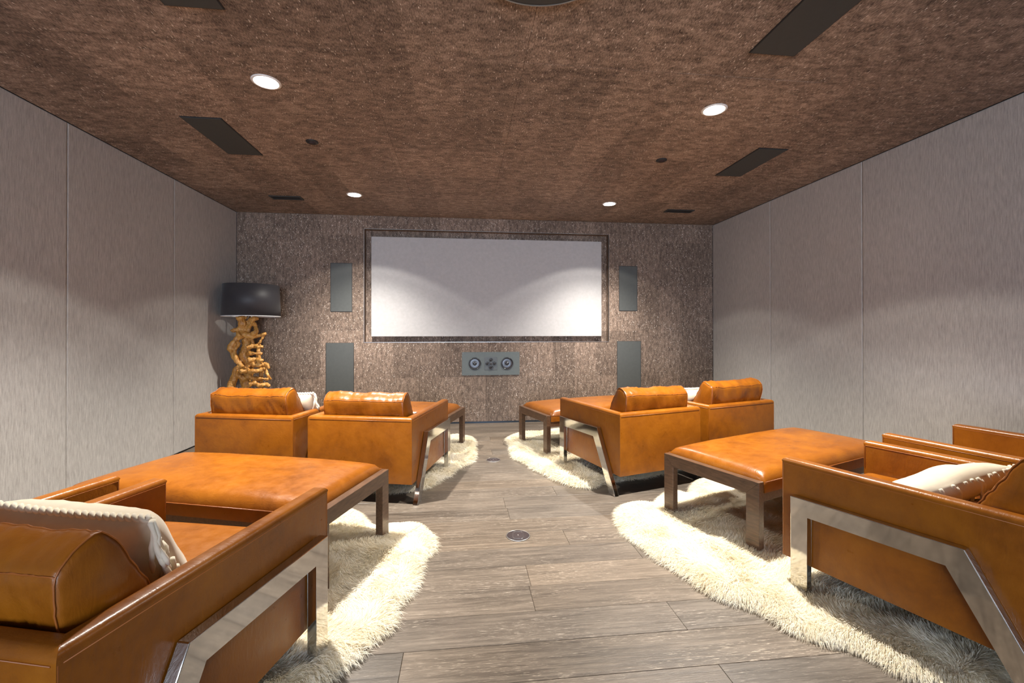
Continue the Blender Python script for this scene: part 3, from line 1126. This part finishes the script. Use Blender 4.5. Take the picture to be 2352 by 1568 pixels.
for pts2, rads, dy in limbs:
    base = [Vector(crop_pt(cx, cy, dy + 0.02 * math.sin(cx * 0.05 + cy * 0.03))) for cx, cy in pts2]
    P, Rr = [], []
    for i in range(len(base) - 1):
        for k in range(5):
            f = k / 5
            p0 = base[max(i - 1, 0)]
            p1, p2 = base[i], base[i + 1]
            p3 = base[min(i + 2, len(base) - 1)]
            q = 0.5 * ((2 * p1) + (p2 - p0) * f + (2 * p0 - 5 * p1 + 4 * p2 - p3) * f * f + (3 * p1 - p0 - 3 * p2 + p3) * f ** 3)
            P.append(q)
            Rr.append(1.22 * (rads[i] * (1 - f) + rads[i + 1] * f) * (1 + 0.30 * noise.noise(q * 24)))
    P.append(base[-1])
    Rr.append(rads[-1] * 0.8)
    for q in P:
        q.z = max(q.z, 0.02)
    tube_into(bm, P, Rr, 10)
bmesh.ops.recalc_face_normals(bm, faces=bm.faces[:])
rme = bpy.data.meshes.new('root_tmp')
bm.to_mesh(rme)
bm.free()
rtmp = bpy.data.objects.new('root_tmp', rme)
COL.objects.link(rtmp)
mod = rtmp.modifiers.new('remesh', 'REMESH')
mod.mode = 'VOXEL'
mod.voxel_size = 0.0065
dg = bpy.context.evaluated_depsgraph_get()
me = bpy.data.meshes.new_from_object(rtmp.evaluated_get(dg))
bpy.data.objects.remove(rtmp)
NRM = [v.normal.copy() for v in me.vertices]
for v, vn in zip(me.vertices, NRM):
    nv = noise.noise(Vector((v.co.x * 34, v.co.y * 34, v.co.z * 12)))
    n2 = noise.noise(v.co * 75)
    d = vn * (0.009 * nv + 0.005 * n2)
    v.co += d
    v.co.z = max(v.co.z, 0.0)
me.materials.clear()
me.materials.append(ROOT)
link('root_base', me, None, lamp, True)
tube('stem', [(-0.06, 0, 1.34), (-0.02, 0, 1.40), (0, 0, 1.46), (0, 0, 1.60)], 0.011, STEEL, lamp, 10)
lathe('lamp_shade', [(0.305, 1.385), (0.292, 1.75), (0.289, 1.75), (0.302, 1.385)], SHADE, lamp, n=72, closed_prof=True)
lathe('shade_lining', [(0.3005, 1.388), (0.2875, 1.747)], SHADE_IN, lamp, n=72)
lathe('shade_hem', [(0.3055, 1.383), (0.3055, 1.389), (0.3005, 1.389), (0.3005, 1.383)], SHADE_IN, lamp, n=72, closed_prof=True)
for a in range(3):
    t = a * 2.094
    tube('shade_spoke', [(0, 0, 1.60), (0.287 * math.cos(t), 0.287 * math.sin(t), 1.735)], 0.0035, STEEL, lamp, 6)
lathe('bulb', [(0.0, 1.60), (0.014, 1.602), (0.018, 1.63), (0.033, 1.67), (0.030, 1.70), (0.0, 1.715)], SHADE_IN, lamp, n=20)

# ------------------------------------------------------------------ sheepskin rugs
RUGS = {
    'BR': [(2.01, 3.35), (1.84, 3.31), (1.74, 3.17), (1.63, 3.03), (1.56, 3.09), (1.47, 3.08), (1.37, 2.97), (1.31, 2.87), (1.27, 2.92), (1.19, 2.95), (1.06, 2.88), (0.99, 2.77), (0.94, 2.57), (0.96, 2.44), (1.00, 2.36), (1.00, 2.23), (1.05, 2.13), (1.09, 2.06), (1.10, 1.94), (1.13, 1.88), (1.18, 1.82), (1.24, 1.78), (1.28, 1.74), (1.28, 1.67), (1.30, 1.62), (1.34, 1.58), (1.41, 1.54), (1.46, 1.50), (1.49, 1.45), (1.50, 1.41), (1.53, 1.37), (1.58, 1.32), (1.68, 1.26), (1.86, 1.30), (2.1, 1.40), (2.45, 1.50), (2.8, 1.72), (3.1, 1.85), (3.2, 2.2), (3.1, 2.6), (3.12, 2.95), (2.9, 3.2), (2.6, 3.22), (2.3, 3.34)],
    'BL': [(-0.73, 3.01), (-0.65, 2.92), (-0.60, 2.80), (-0.53, 2.75), (-0.46, 2.78), (-0.39, 2.80), (-0.28, 2.77), (-0.20, 2.65), (-0.16, 2.50), (-0.16, 2.42), (-0.21, 2.37), (-0.22, 2.30), (-0.21, 2.19), (-0.23, 2.08), (-0.26, 2.01), (-0.29, 1.97), (-0.29, 1.90), (-0.28, 1.82), (-0.32, 1.77), (-0.38, 1.73), (-0.36, 1.69), (-0.40, 1.65), (-0.43, 1.61), (-0.46, 1.57), (-0.50, 1.48), (-0.58, 1.38), (-0.72, 1.26), (-0.95, 1.25), (-1.3, 1.32), (-1.7, 1.45), (-2.1, 1.52), (-2.35, 1.75), (-2.4, 2.2), (-2.2, 2.65), (-1.95, 3.0), (-1.55, 3.12), (-1.1, 3.12), (-0.88, 3.10)],
    'FL': [(-0.14, 5.05), (-0.05, 5.08), (0.06, 5.00), (0.12, 4.88), (0.13, 4.73), (0.10, 4.60), (0.12, 4.42), (0.11, 4.28), (0.09, 4.06), (0.04, 3.98), (-0.02, 3.92), (-0.07, 3.88), (-0.07, 3.80), (-0.13, 3.68), (-0.18, 3.60), (-0.21, 3.50), (-0.26, 3.43), (-0.32, 3.39), (-0.41, 3.37), (-0.50, 3.33), (-0.60, 3.36), (-0.78, 3.42), (-1.0, 3.47), (-1.4, 3.62), (-1.72, 3.80), (-1.80, 4.25), (-1.65, 4.75), (-1.25, 5.08), (-0.75, 5.12), (-0.40, 5.14)],
    'FR': [(1.17, 5.29), (1.05, 5.24), (0.90, 5.08), (0.82, 5.15), (0.66, 5.14), (0.54, 4.97), (0.48, 4.82), (0.49, 4.70), (0.50, 4.52), (0.47, 4.38), (0.48, 4.27), (0.47, 4.16), (0.50, 4.06), (0.58, 3.97), (0.58, 3.86), (0.61, 3.77), (0.67, 3.68), (0.72, 3.53), (0.77, 3.43), (0.83, 3.37), (0.88, 3.31), (0.95, 3.28), (1.03, 3.31), (1.12, 3.39), (1.25, 3.41), (1.38, 3.44), (1.50, 3.46), (1.75, 3.58), (2.1, 3.72), (2.45, 3.95), (2.55, 4.4), (2.45, 4.95), (2.1, 5.25), (1.6, 5.36)],
}

def inside(px, py, poly):
    res = np.zeros(px.shape, bool)
    n = len(poly)
    j = n - 1
    for i in range(n):
        xi, yi = poly[i]
        xj, yj = poly[j]
        cond = ((yi > py) != (yj > py)) & (px < (xj - xi) * (py - yi) / (yj - yi + 1e-12) + xi)
        res ^= cond
        j = i
    return res

def edge_dist(px, py, poly):
    best = np.full(px.shape, 9.0)
    gx = np.zeros(px.shape)
    gy = np.zeros(px.shape)
    n = len(poly)
    for i in range(n):
        ax, ay = poly[i]
        bx, by = poly[(i + 1) % n]
        dx, dy = bx - ax, by - ay
        t = np.clip(((px - ax) * dx + (py - ay) * dy) / (dx * dx + dy * dy), 0, 1)
        qx, qy = ax + t * dx, ay + t * dy
        d = np.hypot(px - qx, py - qy)
        m = d < best
        best = np.where(m, d, best)
        gx = np.where(m, qx - px, gx)
        gy = np.where(m, qy - py, gy)
    return best, gx, gy

def smooth_poly(P):
    for _ in range(2):
        Q = []
        for i in range(len(P)):
            a, b = P[i], P[(i + 1) % len(P)]
            Q.append((0.75 * a[0] + 0.25 * b[0], 0.75 * a[1] + 0.25 * b[1]))
            Q.append((0.25 * a[0] + 0.75 * b[0], 0.25 * a[1] + 0.75 * b[1]))
        P = Q
    return P

def vnoise(x, y, seed, cell):
    """smooth value noise on numpy arrays"""
    g = np.random.default_rng(seed).random((64, 64))
    u, v = x / cell + 40.3, y / cell + 17.7
    i, j = np.floor(u).astype(int), np.floor(v).astype(int)
    f, h = u - i, v - j
    f, h = f * f * (3 - 2 * f), h * h * (3 - 2 * h)
    a = g[i % 64, j % 64] * (1 - f) + g[(i + 1) % 64, j % 64] * f
    b = g[i % 64, (j + 1) % 64] * (1 - f) + g[(i + 1) % 64, (j + 1) % 64] * f
    return a * (1 - h) + b * h

def pelt_h(x, y, d, seed):
    rise = np.clip(d / 0.07, 0, 1)
    rise = rise * (2 - rise)
    return 0.004 + rise * (0.012 + 0.020 * vnoise(x, y, seed, 0.16) + 0.008 * vnoise(x, y, seed + 1, 0.06))

def make_rug(key, label, count, wid, length, seed):
    poly = smooth_poly(RUGS[key])
    cx = sum(p[0] for p in poly) / len(poly)
    cy = sum(p[1] for p in poly) / len(poly)
    root = empty('sheepskin_rug', (cx, cy, 0))
    tag(root, label, 'rug', 'ivory sheepskin rugs')
    # pelt
    xs = [p[0] for p in poly]
    ys = [p[1] for p in poly]
    st = 0.022
    nx, ny = int((max(xs) - min(xs)) / st) + 2, int((max(ys) - min(ys)) / st) + 2
    GX, GY = np.meshgrid(min(xs) + st * np.arange(nx), min(ys) + st * np.arange(ny), indexing='ij')
    ins = inside(GX, GY, poly)
    d, _, _ = edge_dist(GX, GY, poly)
    Z = pelt_h(GX, GY, d, seed)
    ids = -np.ones((nx, ny), int)
    cell = ins[:-1, :-1] & ins[1:, :-1] & ins[:-1, 1:] & ins[1:, 1:]
    used = np.zeros((nx, ny), bool)
    used[:-1, :-1] |= cell
    used[1:, :-1] |= cell
    used[:-1, 1:] |= cell
    used[1:, 1:] |= cell
    ids[used] = np.arange(used.sum())
    V = np.stack([GX[used] - cx, GY[used] - cy, Z[used]], 1)
    I, J = np.nonzero(cell)
    Fq = np.stack([ids[I, J], ids[I + 1, J], ids[I + 1, J + 1], ids[I, J + 1]], 1)
    me = bpy.data.meshes.new('pelt')
    me.from_pydata(V.tolist(), [], Fq.tolist())
    bm = bmesh.new()
    bm.from_mesh(me)
    be = [e for e in bm.edges if len(e.link_faces) == 1]
    r = bmesh.ops.extrude_edge_only(bm, edges=be)
    for v in [g for g in r['geom'] if isinstance(g, bmesh.types.BMVert)]:
        v.co.z = 0.001
    bm.to_mesh(me)
    bm.free()
    link('pelt', me, HIDE if False else FUR, root, True)
    # fur strands: tapered ribbons
    rng = np.random.default_rng(seed)
    px = np.zeros(0)
    py = np.zeros(0)
    while len(px) < count:
        ax = rng.uniform(min(xs), max(xs), count)
        ay = rng.uniform(min(ys), max(ys), count)
        m = inside(ax, ay, poly)
        dd, _, _ = edge_dist(ax, ay, poly)
        keep = m & (rng.random(count) < np.where(dd < 0.10, 1.0, 0.62))
        px = np.concatenate([px, ax[keep]])
        py = np.concatenate([py, ay[keep]])
    px, py = px[:count], py[:count]
    d, gx, gy = edge_dist(px, py, poly)
    nrm = np.hypot(gx, gy) + 1e-9
    ox, oy = gx / nrm, gy / nrm
    z0 = pelt_h(px, py, d, seed) - 0.003
    ang = 2 * math.pi * (vnoise(px, py, seed + 5, 0.33) * 1.6 + 0.35 * vnoise(px, py, seed + 6, 0.07)) + rng.normal(0, 0.35, count)
    wgt = np.clip(1 - d / 0.11, 0, 1) ** 0.7
    dx = (1 - wgt) * np.cos(ang) + wgt * ox * 1.4 + rng.normal(0, 0.2, count)
    dy = (1 - wgt) * np.sin(ang) + wgt * oy * 1.4 + rng.normal(0, 0.2, count)
    nn = np.hypot(dx, dy) + 1e-9
    dx, dy = dx / nn, dy / nn
    L = length * rng.uniform(0.65, 1.2, count) * (0.8 + 0.5 * vnoise(px, py, seed + 9, 0.12))
    lean = rng.uniform(0.55, 0.95, count)
    W = wid * rng.uniform(0.6, 1.3, count)
    P = np.stack([px - cx, py - cy, z0], 1)
    D = np.stack([dx, dy, np.zeros(count)], 1)
    lift = np.sqrt(np.clip(1 - lean ** 2, 0.05, 1))
    segs = []
    for f, hz in ((0, 0), (0.36, 0.34), (0.72, 0.55), (1.0, 0.60)):
        q = P + D * (L * lean * f)[:, None]
        q[:, 2] += L * lift * hz * (1 - 0.55 * wgt * f)
        segs.append(q)
    tip = segs[3]
    tip[:, 2] = np.maximum(tip[:, 2] - 0.006 * rng.random(count) - 0.016 * wgt, 0.004)
    side_a = rng.uniform(-0.6, 0.6, count)
    S = np.stack([-D[:, 1] * np.cos(side_a), D[:, 0] * np.cos(side_a), np.sin(side_a)], 1)
    verts = []
    for q, wf_ in ((segs[0], 0.9), (segs[1], 1.0), (segs[2], 0.7)):
        verts.append(q - S * (W * wf_ / 2)[:, None])
        verts.append(q + S * (W * wf_ / 2)[:, None])
    verts.append(tip)
    VV = np.stack(verts, 1).reshape(-1, 3)
    base = (np.arange(count) * 7)[:, None]
    tri = np.array([[0, 1, 3], [0, 3, 2], [2, 3, 5], [2, 5, 4], [4, 5, 6]])
    FF = (base[:, :, None] + tri[None]).reshape(-1, 3)
    fm = bpy.data.meshes.new('fur')
    fm.vertices.add(len(VV))
    fm.vertices.foreach_set('co', VV.astype(np.float32).ravel())
    fm.loops.add(FF.size)
    fm.loops.foreach_set('vertex_index', FF.astype(np.int32).ravel())
    fm.polygons.add(len(FF))
    fm.polygons.foreach_set('loop_start', (np.arange(len(FF)) * 3).astype(np.int32))
    fm.update(calc_edges=True)
    fm.materials.append(FUR)
    fm.polygons.foreach_set('use_smooth', [True] * len(FF))
    fo = link('fur', fm, None, root)
    fo['kind'] = 'stuff'
    return root

make_rug('BR', 'ivory sheepskin rug under the near right chairs and bench', 170000, 0.0018, 0.050, 11)
make_rug('BL', 'ivory sheepskin rug under the near left chairs and bench', 150000, 0.0018, 0.050, 23)
make_rug('FL', 'ivory sheepskin rug under the front chairs left of the aisle', 60000, 0.0030, 0.055, 37)
make_rug('FR', 'ivory sheepskin rug under the front chairs right of the aisle', 60000, 0.0030, 0.055, 51)
